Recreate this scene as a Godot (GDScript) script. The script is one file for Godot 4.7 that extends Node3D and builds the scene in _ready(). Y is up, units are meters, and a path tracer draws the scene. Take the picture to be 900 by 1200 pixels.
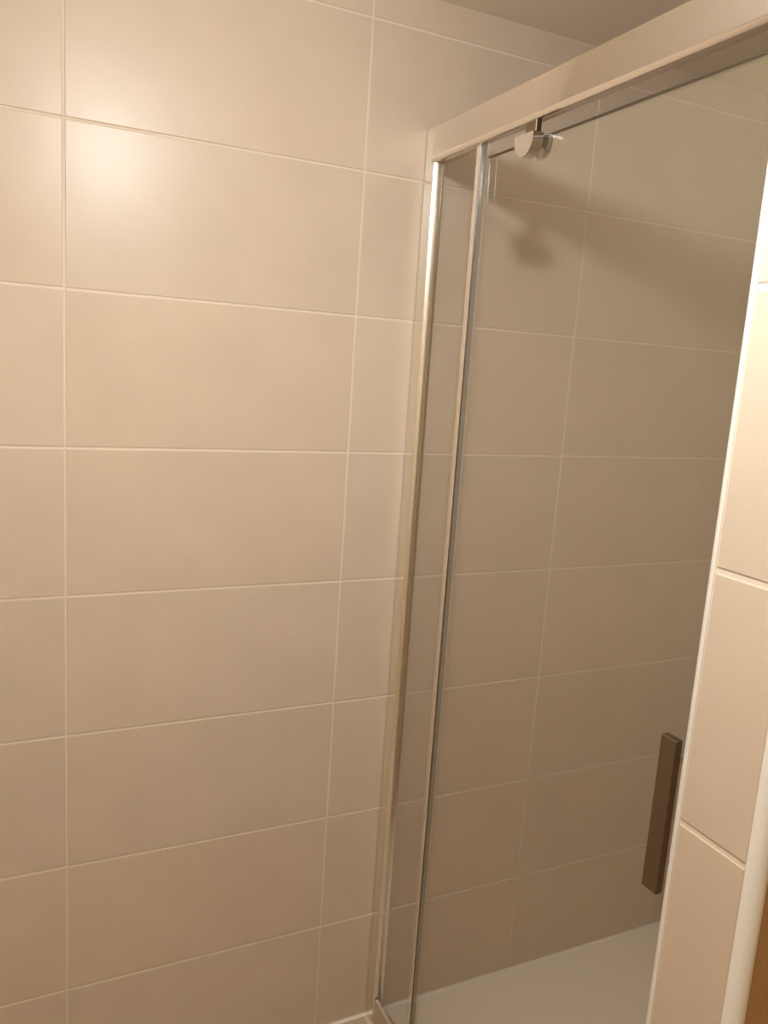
extends Node3D
# A small tiled shower room at night under one warm ceiling lamp.
# Axes: z = 0 is the long tiled wall, +z runs out of it into the room, +x runs along it into the shower, y is up.

const CEIL := 2.4675
const COL := 0.5951          # tile pitch along the wall
const ROW := 0.3             # tile pitch up the wall
const GROUT := 0.0042
const DOOR_X := 0.738        # front plane of the shower enclosure
const NIB_X := 0.5936        # end face of the partition wall
const NIB_Z0 := 1.0405
const NIB_Z1 := 1.1615
const LAMP := Vector3(0.19, 2.30, 1.15)

var names := {}
var tiles: Array = []
var floor_tiles: Array = []
var mesh_cache := {}
var M := {}

func numbered(called: String) -> String:
	var n: int = names.get(called, 0)
	names[called] = n + 1
	return called if n == 0 else "%s_%03d" % [called, n]

func _ready():
	# ---- camera, environment, light -------------------------------------------------
	var cam := Camera3D.new()
	cam.name = "camera"
	cam.position = Vector3(-0.1072, 1.6932, 1.6678)
	cam.rotation = Vector3(-0.1775, -0.4482, 0.0668)
	cam.fov = 65.015
	cam.near = 0.02
	cam.far = 50.0
	add_child(cam)
	cam.current = true

	var env := Environment.new()
	env.background_mode = Environment.BG_COLOR
	env.background_color = Color(0.02, 0.018, 0.015)
	env.tonemap_mode = Environment.TONE_MAPPER_LINEAR
	env.tonemap_exposure = 1.0
	env.sdfgi_enabled = true
	env.ssao_enabled = true
	env.ssil_enabled = true
	var we := WorldEnvironment.new()
	we.name = "world_environment"
	we.environment = env
	add_child(we)

	make_materials()
	make_lamp(0.755, Color(0.99, 1.0, 1.0))
	make_room()
	make_partition()
	make_tray()
	make_enclosure()

# ------------------------------------------------------------------ materials
func clouds(freq: float, seed_: int, lo: Color, hi: Color, octaves: int, size := 512) -> ImageTexture:
	var n := FastNoiseLite.new()
	n.seed = seed_
	n.noise_type = FastNoiseLite.TYPE_SIMPLEX_SMOOTH
	n.frequency = freq
	n.fractal_octaves = octaves
	n.fractal_gain = 0.55
	var g := n.get_seamless_image(size, size)
	var im := Image.create(size, size, false, Image.FORMAT_RGB8)
	for y in size:
		for x in size:
			im.set_pixel(x, y, lo.lerp(hi, g.get_pixel(x, y).r))
	return ImageTexture.create_from_image(im)

func mat(c: Color, rough: float, metal := 0.0) -> StandardMaterial3D:
	var m := StandardMaterial3D.new()
	m.albedo_color = c
	m.roughness = rough
	m.metallic = metal
	return m

func make_materials():
	var mottled := clouds(0.008, 11, Color(0.968, 0.966, 0.962), Color(1.0, 1.0, 1.0), 5)
	var veins := clouds(0.02, 5, Color(0.97, 0.965, 0.96), Color(1, 1, 1), 3)
	var bumps := clouds(0.02, 23, Color(0, 0, 0), Color(1, 1, 1), 3, 256)
	var relief: Image = bumps.get_image()
	relief.bump_map_to_normal_map(1.2)
	var relief_tex := ImageTexture.create_from_image(relief)
	var tints := [Color(0.799, 0.726, 0.645), Color(0.805, 0.731, 0.650), Color(0.794, 0.723, 0.644), Color(0.803, 0.725, 0.640)]
	for k in 4:
		var m := mat(tints[k], 0.34)
		m.albedo_texture = mottled
		m.uv1_triplanar = true
		m.uv1_world_triplanar = true
		m.uv1_scale = Vector3.ONE * 1.1
		m.uv1_offset = Vector3(0.37, 0.61, 0.23) * k
		m.normal_enabled = true
		m.normal_texture = relief_tex
		m.normal_scale = 0.05
		m.detail_enabled = false
		m.metallic_specular = 0.45
		tiles.append(m)
	for k in 3:
		var f := mat(Color(0.74, 0.66, 0.56).lightened(0.02 * k), 0.5)
		f.albedo_texture = veins
		f.uv1_triplanar = true
		f.uv1_world_triplanar = true
		f.uv1_offset = Vector3(0.3, 0.2, 0.5) * k
		floor_tiles.append(f)
	M.grout = mat(Color(0.85, 0.785, 0.71), 0.8)
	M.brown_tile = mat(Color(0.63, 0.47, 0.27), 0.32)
	M.plaster = mat(Color(0.91, 0.84, 0.73), 0.85)
	M.ceiling = mat(Color(0.93, 0.89, 0.83), 0.9)
	M.trim = mat(Color(0.90, 0.875, 0.84), 0.35)
	M.metal = mat(Color(0.95, 0.925, 0.90), 0.15, 1.0)
	M.profile = mat(Color(0.93, 0.92, 0.89), 0.20, 1.0)
	M.chrome = mat(Color(0.90, 0.89, 0.88), 0.05, 1.0)
	M.steel = mat(Color(0.55, 0.50, 0.43), 0.34, 1.0)
	M.sill = mat(Color(0.74, 0.67, 0.59), 0.3)
	M.joint = mat(Color(0.30, 0.26, 0.21), 0.7)
	M.rubber = mat(Color(0.20, 0.185, 0.15), 0.5)
	M.edge = mat(Color(0.30, 0.24, 0.16), 0.4)
	M.acrylic = mat(Color(0.93, 0.885, 0.82), 0.32)
	M.silicone = mat(Color(0.88, 0.85, 0.80), 0.4)
	var g := mat(Color(0.86, 0.795, 0.65, 0.055), 0.0)
	g.metallic_specular = 0.36
	g.transparency = BaseMaterial3D.TRANSPARENCY_ALPHA
	M.glass = g
	var s := mat(Color(0.80, 0.77, 0.70, 0.10), 0.12)
	s.transparency = BaseMaterial3D.TRANSPARENCY_ALPHA
	M.seal = s
	var b := mat(Color(1.0, 0.93, 0.82), 0.3)
	b.emission_enabled = true
	b.emission = Color(0.985, 1.0, 0.995)
	b.emission_energy_multiplier = 6.0
	M.bulb = b

# ------------------------------------------------------------------ mesh helpers
func begin() -> SurfaceTool:
	var st := SurfaceTool.new()
	st.begin(Mesh.PRIMITIVE_TRIANGLES)
	return st

func tri(st: SurfaceTool, a: Vector3, b: Vector3, c: Vector3, n: Vector3):
	# winds the face clockwise as seen from the side n points to
	if (b - a).cross(c - a).dot(n) > 0.0:
		var t := b
		b = c
		c = t
	for p in [a, b, c]:
		st.set_normal(n)
		st.add_vertex(p)

func quad(st: SurfaceTool, a: Vector3, b: Vector3, c: Vector3, d: Vector3, out: Vector3):
	var n := (b - a).cross(d - a).normalized()
	if n.dot(out) < 0.0:
		n = -n
	tri(st, a, b, c, n)
	tri(st, a, c, d, n)

func box(st: SurfaceTool, lo: Vector3, hi: Vector3, r := 0.0):
	# a box with chamfered edges
	if r <= 0.0:
		for ax in 3:
			for s in 2:
				var u := (ax + 1) % 3
				var v := (ax + 2) % 3
				var p: Array = []
				for k in [[0, 0], [1, 0], [1, 1], [0, 1]]:
					var q := Vector3.ZERO
					q[ax] = hi[ax] if s == 1 else lo[ax]
					q[u] = hi[u] if k[0] == 1 else lo[u]
					q[v] = hi[v] if k[1] == 1 else lo[v]
					p.append(q)
				var n := Vector3.ZERO
				n[ax] = 1.0 if s == 1 else -1.0
				quad(st, p[0], p[1], p[2], p[3], n)
		return
	var c := (lo + hi) / 2.0
	var corner := func(sx: int, sy: int, sz: int, face: int) -> Vector3:
		var sg := Vector3(sx, sy, sz)
		var q := c + sg * (hi - lo) / 2.0
		for ax in 3:
			if ax != face:
				q[ax] -= sg[ax] * r
		return q
	for ax in 3:
		for s in [-1, 1]:
			var u := (ax + 1) % 3
			var v := (ax + 2) % 3
			var p: Array = []
			for k in [[-1, -1], [1, -1], [1, 1], [-1, 1]]:
				var sg := [0, 0, 0]
				sg[ax] = s
				sg[u] = k[0]
				sg[v] = k[1]
				p.append(corner.call(sg[0], sg[1], sg[2], ax))
			var n := Vector3.ZERO
			n[ax] = s
			quad(st, p[0], p[1], p[2], p[3], n)
	for ax in 3:                       # edges that run along ax
		var u := (ax + 1) % 3
		var v := (ax + 2) % 3
		for su in [-1, 1]:
			for sv in [-1, 1]:
				var a := [0, 0, 0]
				a[u] = su
				a[v] = sv
				var n := Vector3(a[0], a[1], a[2])
				a[ax] = -1
				var b := a.duplicate()
				b[ax] = 1
				quad(st, corner.call(a[0], a[1], a[2], u), corner.call(b[0], b[1], b[2], u), corner.call(b[0], b[1], b[2], v), corner.call(a[0], a[1], a[2], v), n)
	for sx in [-1, 1]:
		for sy in [-1, 1]:
			for sz in [-1, 1]:
				tri(st, corner.call(sx, sy, sz, 0), corner.call(sx, sy, sz, 1), corner.call(sx, sy, sz, 2), Vector3(sx, sy, sz).normalized())

func extrude(st: SurfaceTool, outline: PackedVector2Array, o: Vector3, ux: Vector3, uy: Vector3, along: Vector3, crease := 40.0):
	# sweeps a closed outline (in the axes ux, uy) straight along; smooth where it bends gently, with end caps
	var n := outline.size()
	var area := 0.0
	for i in n:
		area += outline[i].cross(outline[(i + 1) % n])
	var sgn := 1.0 if area > 0.0 else -1.0
	var fn: Array = []
	for i in n:
		var d := (outline[(i + 1) % n] - outline[i]).normalized()
		fn.append(Vector2(d.y, -d.x) * sgn)
	for i in n:
		var j := (i + 1) % n
		var n0: Vector2 = fn[i]
		var n1: Vector2 = fn[i]
		var prev: Vector2 = fn[(i + n - 1) % n]
		var next: Vector2 = fn[j]
		if rad_to_deg(absf(n0.angle_to(prev))) < crease:
			n0 = (n0 + prev).normalized()
		if rad_to_deg(absf(n1.angle_to(next))) < crease:
			n1 = (n1 + next).normalized()
		var a := o + ux * outline[i].x + uy * outline[i].y
		var b := o + ux * outline[j].x + uy * outline[j].y
		var na := ux * n0.x + uy * n0.y
		var nb := ux * n1.x + uy * n1.y
		var quad_p := [a, b, b + along, a + along]
		var quad_n := [na, nb, nb, na]
		for t in [[0, 1, 2], [0, 2, 3]]:
			var k: Array = t
			var face: Vector3 = (quad_p[k[1]] - quad_p[k[0]]).cross(quad_p[k[2]] - quad_p[k[0]])
			if face.dot(na + nb) > 0.0:
				k = [k[0], k[2], k[1]]
			for q in k:
				st.set_normal(quad_n[q])
				st.add_vertex(quad_p[q])
	var idx := Geometry2D.triangulate_polygon(outline)
	for e in 2:
		var off := along * e
		var out := along.normalized() * (1.0 if e == 1 else -1.0)
		for t in range(0, idx.size(), 3):
			var p: Array = []
			for q in 3:
				p.append(o + ux * outline[idx[t + q]].x + uy * outline[idx[t + q]].y + off)
			tri(st, p[0], p[1], p[2], out)

func arc(c: Vector2, r: float, a0: float, a1: float, steps: int) -> PackedVector2Array:
	var out := PackedVector2Array()
	for k in steps + 1:
		var a := deg_to_rad(lerpf(a0, a1, float(k) / steps))
		out.append(c + Vector2(cos(a), sin(a)) * r)
	return out

func lathe(st: SurfaceTool, prof: PackedVector2Array, o: Vector3, axis: Vector3, seg := 32):
	# prof: (radius, height along the axis)
	var u := axis.cross(Vector3(0.31, 0.17, 0.93)).normalized()
	var v := axis.cross(u).normalized()
	for i in prof.size() - 1:
		var d := (prof[i + 1] - prof[i]).normalized()
		var nr := Vector2(d.y, -d.x)
		for s in seg:
			var a := TAU * s / seg
			var b := TAU * (s + 1) / seg
			var ra := u * cos(a) + v * sin(a)
			var rb := u * cos(b) + v * sin(b)
			var p := [o + ra * prof[i].x + axis * prof[i].y, o + rb * prof[i].x + axis * prof[i].y, o + rb * prof[i + 1].x + axis * prof[i + 1].y, o + ra * prof[i + 1].x + axis * prof[i + 1].y]
			var nn := [ra * nr.x + axis * nr.y, rb * nr.x + axis * nr.y, rb * nr.x + axis * nr.y, ra * nr.x + axis * nr.y]
			for t in [[0, 1, 2], [0, 2, 3]]:
				var k: Array = t
				var face: Vector3 = (p[k[1]] - p[k[0]]).cross(p[k[2]] - p[k[0]])
				if face.length() < 1e-12:
					continue
				if face.dot(nn[0] + nn[1]) > 0.0:
					k = [k[0], k[2], k[1]]
				for q in k:
					st.set_normal(nn[q])
					st.add_vertex(p[q])

func part(called: String, st: SurfaceTool, m: Material, parent: Node, label := "") -> MeshInstance3D:
	var o := MeshInstance3D.new()
	o.name = called
	o.mesh = st.commit()
	o.material_override = m
	o.cast_shadow = GeometryInstance3D.SHADOW_CASTING_SETTING_ON
	parent.add_child(o, true)
	if label != "":
		o.set_meta("label", label)
	return o

func structure(called: String, st: SurfaceTool, m: Material, label: String, category: String) -> MeshInstance3D:
	var o := part(called, st, m, self, label)
	o.set_meta("kind", "structure")
	o.set_meta("category", category)
	return o

func thing(called: String, label: String, category: String, at: Vector3) -> Node3D:
	var o := Node3D.new()
	o.name = called
	o.position = at
	add_child(o, true)
	o.set_meta("label", label)
	o.set_meta("category", category)
	return o

# ------------------------------------------------------------------ tiles
func tile_mesh(w: float, h: float) -> ArrayMesh:
	# a thin slab in x, y with its face at z = 0 and softened edges, centre at the origin
	var key := "%.4f_%.4f" % [w, h]
	if mesh_cache.has(key):
		return mesh_cache[key]
	var st := begin()
	var r := 0.0011
	var t := 0.007
	var rings: Array = []
	for k in [[0.0, -t], [0.0, -r], [r * 0.35, -r * 0.3], [r * 1.4, 0.0]]:
		var x: float = w / 2.0 - k[0]
		var y: float = h / 2.0 - k[0]
		rings.append([Vector3(-x, -y, k[1]), Vector3(x, -y, k[1]), Vector3(x, y, k[1]), Vector3(-x, y, k[1])])
	for k in 3:
		for s in 4:
			var e := (s + 1) % 4
			var mid: Vector3 = (rings[k][s] + rings[k][e]) / 2.0
			var out := Vector3(mid.x / w, mid.y / h, 0.0).normalized() + Vector3(0, 0, 0.2 * k)
			quad(st, rings[k][s], rings[k][e], rings[k + 1][e], rings[k + 1][s], out)
	quad(st, rings[3][0], rings[3][1], rings[3][2], rings[3][3], Vector3(0, 0, 1))
	mesh_cache[key] = st.commit()
	return mesh_cache[key]

func lay_tiles(parent: Node3D, o: Vector3, u: Vector3, v: Vector3, us: Array, vs: Array, mats: Array, seed_: int, gap := GROUT):
	# tiles between the joints us (along u) and vs (along v), faces towards u x v, in the world's axes
	var n := u.cross(v)
	var rng := RandomNumberGenerator.new()
	rng.seed = seed_
	for i in us.size() - 1:
		for j in vs.size() - 1:
			var w: float = us[i + 1] - us[i] - GROUT
			var h: float = vs[j + 1] - vs[j] - gap
			if w < 0.004 or h < 0.004:
				continue
			var t := MeshInstance3D.new()
			t.name = "tile"
			t.mesh = tile_mesh(w, h)
			t.material_override = mats[rng.randi() % mats.size()]
			parent.add_child(t, true)
			var wob := Basis.from_euler(Vector3(rng.randf_range(-1, 1), rng.randf_range(-1, 1), 0) * 0.0006)
			t.transform = parent.transform.affine_inverse() * Transform3D(Basis(u, v, n) * wob, o + u * (us[i] + us[i + 1]) / 2.0 + v * (vs[j] + vs[j + 1]) / 2.0)

func rows() -> Array:
	return [0.0, 0.3, 0.6, 0.9, 1.2, 1.5, 1.8, 2.1, 2.4, CEIL + GROUT]

# ------------------------------------------------------------------ room
const X0 := -1.30
const X1 := 1.80
const Z1 := 2.35
const XR := 1.62

func make_room():
	var d := 0.0014               # how far the joints lie behind the tile faces
	var st := begin()
	box(st, Vector3(X0 - 0.1, -0.1, -0.12), Vector3(X1 + 0.1, CEIL + 0.1, -d))
	var wl := structure("wall_left", st, M.grout, "long wall of large beige glossy tiles with pale joints, running on into the shower", "wall")
	lay_tiles(wl, Vector3.ZERO, Vector3.RIGHT, Vector3.UP, [X0, -2 * COL, -COL, 0.0, COL, 2 * COL, X1], rows(), tiles, 3)

	st = begin()
	box(st, Vector3(X1 + d, -0.1, -d), Vector3(X1 + 0.1, CEIL + 0.1, NIB_Z0 + 0.02))
	var wb := structure("wall_back", st, M.grout, "beige tiled wall at the far end of the shower", "wall")
	lay_tiles(wb, Vector3(X1, 0, 0), Vector3.BACK, Vector3.UP, [0.0, 0.45, NIB_Z0], rows(), tiles, 5)

	st = begin()
	box(st, Vector3(X0 - 0.1, -0.1, -d), Vector3(X0, CEIL + 0.1, Z1 + 0.1))
	structure("wall_front", st, M.plaster, "plain plaster wall facing the shower enclosure", "wall")
	st = begin()
	box(st, Vector3(X0, -0.1, Z1), Vector3(XR + 0.1, CEIL + 0.1, Z1 + 0.1))
	structure("wall_rear", st, M.plaster, "plain plaster wall opposite the long tiled wall", "wall")
	st = begin()
	box(st, Vector3(XR, -0.1, NIB_Z1 - d), Vector3(XR + 0.1, CEIL + 0.1, Z1))
	structure("wall_side", st, M.plaster, "plain plaster wall beyond the partition", "wall")

	st = begin()
	box(st, Vector3(X0, CEIL, -d), Vector3(X1 + d, CEIL + 0.1, Z1))
	structure("ceiling", st, M.ceiling, "plain matt ceiling above the tiled wall and shower", "ceiling")

	st = begin()
	box(st, Vector3(X0, -0.1, -d), Vector3(DOOR_X + 0.05, -d, Z1))
	box(st, Vector3(DOOR_X + 0.05, -0.1, NIB_Z1 - d), Vector3(XR, -d, Z1))
	var fl := structure("floor", st, M.grout, "beige tiled floor at the foot of the long wall", "floor")
	var xs: Array = []
	var x := DOOR_X - 0.004
	while x > X0:
		xs.push_front(x)
		x -= 0.3
	xs.push_front(X0)
	lay_tiles(fl, Vector3(0, 0, 0), Vector3.RIGHT, Vector3.FORWARD, xs, [-Z1, -1.8, -1.2, -0.6, 0.0], floor_tiles, 9)
	st = begin()                  # silicone bead between floor and wall
	var bead := PackedVector2Array([Vector2(0, 0)])
	bead.append_array(arc(Vector2(0.0065, 0.0065), 0.0065, -90, -180, 5))
	extrude(st, bead, Vector3(X0, 0, 0), Vector3.BACK, Vector3.UP, Vector3(DOOR_X - X0, 0, 0))
	part("silicone_bead", st, M.silicone, fl)

# ------------------------------------------------------------------ partition wall with its rounded corner trims
func make_partition():
	var d := 0.0009
	var st := begin()
	var a0 := 0.011
	var a1 := 0.012
	extrude(st, PackedVector2Array([Vector2(X1 + 0.1, NIB_Z0 + d), Vector2(NIB_X + d + a0, NIB_Z0 + d), Vector2(NIB_X + d, NIB_Z0 + d + a0), Vector2(NIB_X + d, NIB_Z1 - d - a1), Vector2(NIB_X + d + a1, NIB_Z1 - d), Vector2(X1 + 0.1, NIB_Z1 - d)]), Vector3(0, -0.05, 0), Vector3.RIGHT, Vector3.BACK, Vector3(0, CEIL + 0.1, 0))
	var w := structure("wall_right", st, M.grout, "tiled partition end beside the shower door handle, between two pale corner trims", "wall")
	var tr := 0.013
	var tr2 := 0.0145
	# end face, towards the room
	lay_tiles(w, Vector3(NIB_X, 0, 0), Vector3.BACK, Vector3.UP, [NIB_Z0 + tr - 0.001, NIB_Z1 - tr2 + 0.001], rows(), tiles, 21, 0.0062)
	# face on the room side
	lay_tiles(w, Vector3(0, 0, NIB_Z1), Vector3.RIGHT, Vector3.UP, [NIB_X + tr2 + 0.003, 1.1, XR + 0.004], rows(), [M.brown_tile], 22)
	# face on the shower side
	lay_tiles(w, Vector3(0, 0, NIB_Z0), Vector3.LEFT, Vector3.UP, [-X1, -2 * COL, -(DOOR_X + 0.05)], rows(), tiles, 23)
	var c := 0
	for z in [NIB_Z0, NIB_Z1]:
		c += 1
		var s := 1.0 if z == NIB_Z1 else -1.0
		st = begin()
		var e := tr if s < 0.0 else tr2
		var q := arc(Vector2(e, e), e, -90, -180, 10)
		q.append(Vector2(0.003, e))
		q.append(Vector2(e, 0.003))
		extrude(st, q, Vector3(NIB_X - 0.0006, 0.0, z + s * 0.0006), Vector3.RIGHT, Vector3(0, 0, -s), Vector3(0, CEIL, 0))
		structure("trim_%d" % c, st, M.trim, ["pale rounded tile trim on the partition corner next to the door handle", "pale rounded tile trim on the partition's outer corner beside the dark return"][c - 1], "trim")

# ------------------------------------------------------------------ shower tray
func make_tray():
	var t := thing("shower_tray", "flat white shower tray on the floor behind the glass", "shower tray", Vector3(1.27, 0, 0.52))
	var o := -t.position
	var st := begin()
	box(st, o + Vector3(DOOR_X + 0.052, -0.09, 0.001), o + Vector3(X1 - 0.001, 0.001, NIB_Z0 - 0.002), 0.003)
	part("tray_body", st, M.acrylic, t)
	st = begin()
	var bead := PackedVector2Array([Vector2(0, 0)])
	bead.append_array(arc(Vector2(0.007, 0.007), 0.007, -90, -180, 5))
	extrude(st, bead, o + Vector3(DOOR_X + 0.052, 0.001, 0), Vector3.BACK, Vector3.UP, Vector3(X1 - DOOR_X - 0.054, 0, 0))
	part("silicone_bead", st, M.silicone, t)

# ------------------------------------------------------------------ shower enclosure
func make_enclosure():
	var t := thing("shower_enclosure", "satin metal framed shower enclosure with clear sliding glass door, fixed to the long tiled wall", "shower enclosure", Vector3(DOOR_X, 0, 0.5))
	var o := -t.position
	var top := 2.2067
	# upright profile against the wall: satin face, rounded front edge
	var st := begin()
	var q := PackedVector2Array([Vector2(DOOR_X + 0.024, 0.003), Vector2(DOOR_X, 0.003)])
	q.append_array(arc(Vector2(DOOR_X + 0.0185, 0.0130), 0.035, 122, 81, 12))
	extrude(st, q, o + Vector3(0, 0.0, 0), Vector3.RIGHT, Vector3.BACK, Vector3(0, 2.1330, 0))
	box(st, o + Vector3(DOOR_X, 2.1330, 0.003), o + Vector3(DOOR_X + 0.022, top, 0.0338))
	part("wall_profile", st, M.profile, t)
	st = begin()
	box(st, o + Vector3(DOOR_X + 0.003, 0, 0.0), o + Vector3(DOOR_X + 0.02, top, 0.0032))
	part("joint", st, M.joint, t)
	# header rail: tall face with a rounded lip below
	st = begin()
	q = PackedVector2Array([Vector2(DOOR_X + 0.030, top), Vector2(DOOR_X + 0.0015, top), Vector2(DOOR_X, top - 0.0015)])
	q.append_array(arc(Vector2(DOOR_X + 0.005, 2.143), 0.009, 150, 270, 9))
	q.append(Vector2(DOOR_X + 0.016, 2.134))
	q.append(Vector2(DOOR_X + 0.016, 2.140))
	q.append(Vector2(DOOR_X + 0.030, 2.140))
	extrude(st, q, o + Vector3(0, 0, 0.0340), Vector3.RIGHT, Vector3.UP, Vector3(0, 0, NIB_Z0 - 0.0350))
	part("header_rail", st, M.metal, t)
	# sill rail along the floor
	st = begin()
	box(st, o + Vector3(DOOR_X, 0.0, 0.0485), o + Vector3(DOOR_X + 0.05, 0.020, NIB_Z0 - 0.001), 0.002)
	box(st, o + Vector3(DOOR_X, 0.018, 0.0485), o + Vector3(DOOR_X + 0.010, 0.084, NIB_Z0 - 0.001), 0.002)
	part("sill_rail", st, M.sill, t, "pale raised rail along the floor under the glass")
	# fixed pane
	var gx := DOOR_X + 0.012
	st = begin()
	box(st, o + Vector3(gx, 0.020, 0.0485), o + Vector3(gx + 0.006, 2.139, 0.2045))
	var fp := part("fixed_pane", st, M.glass, t)
	st = begin()
	box(st, o + Vector3(gx - 0.004, 0.085, 0.2045), o + Vector3(gx + 0.010, 2.139, 0.2195), 0.0015)
	part("end_profile", st, M.metal, fp)
	st = begin()
	box(st, o + Vector3(gx - 0.001, 0.085, 0.2195), o + Vector3(gx + 0.008, 2.139, 0.2250))
	part("rubber_seal", st, M.rubber, fp)
	# sliding door
	var dtop := 2.1055
	st = begin()
	box(st, o + Vector3(gx - 0.001, 0.088, 0.2270), o + Vector3(gx + 0.007, dtop, 1.034))
	var dp := part("door_pane", st, M.glass, t, "clear sliding glass door pane")
	st = begin()
	box(st, o + Vector3(gx - 0.001, dtop, 0.2400), o + Vector3(gx + 0.007, dtop + 0.0012, 1.034))
	part("glass_edge", st, M.edge, dp)
	st = begin()
	box(st, o + Vector3(gx - 0.004, 0.088, 0.2265), o + Vector3(gx - 0.0015, 2.138, 0.2510))
	part("seal_strip", st, M.seal, dp)
	# roller bracket clamped over the top of the door
	var bc := Vector2(0.398, 2.1005)
	st = begin()
	q = PackedVector2Array([Vector2(-0.0285, 0.011), Vector2(-0.0285, 0.0)])
	q.append_array(arc(Vector2(0, 0.002), 0.0285, 188, 352, 16))
	q.append(Vector2(0.0285, 0.011))
	extrude(st, q, o + Vector3(DOOR_X - 0.012, bc.y, bc.x), Vector3.BACK, Vector3.UP, Vector3(0.0222, 0, 0))
	extrude(st, q, o + Vector3(gx + 0.0085, bc.y, bc.x), Vector3.BACK, Vector3.UP, Vector3(0.010, 0, 0))
	part("roller_bracket", st, M.chrome, dp, "chrome clamp with a rounded lower edge")
	st = begin()
	box(st, o + Vector3(DOOR_X + 0.001, bc.y + 0.010, bc.x - 0.016), o + Vector3(DOOR_X + 0.013, 2.1395, bc.x + 0.016), 0.001)
	part("bracket_stem", st, M.steel, dp)
	# handle: a flat upright bar on two round posts
	st = begin()
	box(st, o + Vector3(0.690, 1.007, 0.919), o + Vector3(0.7026, 1.2325, 0.946), 0.0008)
	part("handle_bar", st, M.steel, dp, "flat brushed metal pull bar")
	for y in [1.043, 1.198]:
		st = begin()
		lathe(st, PackedVector2Array([Vector2(0.0, 0.0), Vector2(0.0065, 0.0), Vector2(0.0065, 0.042), Vector2(0.011, 0.042), Vector2(0.011, 0.0464), Vector2(0.0, 0.0464)]), o + Vector3(0.7026, y, 0.9325), Vector3.RIGHT, 24)
		part("handle_post", st, M.chrome, dp)

# ------------------------------------------------------------------ lamp
func make_lamp(energy: float, c: Color):
	var t := thing("ceiling_lamp", "round glowing bulb on a short stem under the ceiling", "lamp", Vector3(LAMP.x, CEIL, LAMP.z))
	var st := begin()
	var drop := LAMP.y - CEIL
	lathe(st, PackedVector2Array([Vector2(0.0, 0.0), Vector2(0.055, 0.0), Vector2(0.055, -0.012), Vector2(0.04, -0.022), Vector2(0.008, -0.026), Vector2(0.006, drop + 0.085), Vector2(0.018, drop + 0.08), Vector2(0.019, drop + 0.043), Vector2(0.0, drop + 0.043)]), Vector3.ZERO, Vector3.UP, 32)
	part("lamp_holder", st, M.trim, t)
	st = begin()
	var p := PackedVector2Array()
	for k in 17:
		var a := PI * k / 16.0 - PI / 2
		p.append(Vector2(cos(a) * 0.045, sin(a) * 0.045))
	lathe(st, p, Vector3(0, drop, 0), Vector3.UP, 32)
	part("bulb", st, M.bulb, t)
	var l := OmniLight3D.new()
	l.name = "bulb_light"
	l.light_color = c
	l.light_energy = energy
	l.light_size = 0.045
	l.omni_range = 8.0
	l.omni_attenuation = 2.0
	l.shadow_enabled = true
	l.position = Vector3(0, drop, 0)
	t.add_child(l)
	# the bulb hangs cap up, so it throws more light downwards than sideways
	var d := SpotLight3D.new()
	d.name = "bulb_downlight"
	d.light_color = c
	d.light_energy = energy * 0.6
	d.light_size = 0.045
	d.spot_range = 8.0
	d.spot_attenuation = 2.0
	d.spot_angle = 82.0
	d.spot_angle_attenuation = 0.6
	d.shadow_enabled = true
	d.position = Vector3(0, drop, 0)
	d.rotation = Vector3(-PI / 2, 0, 0)
	t.add_child(d)
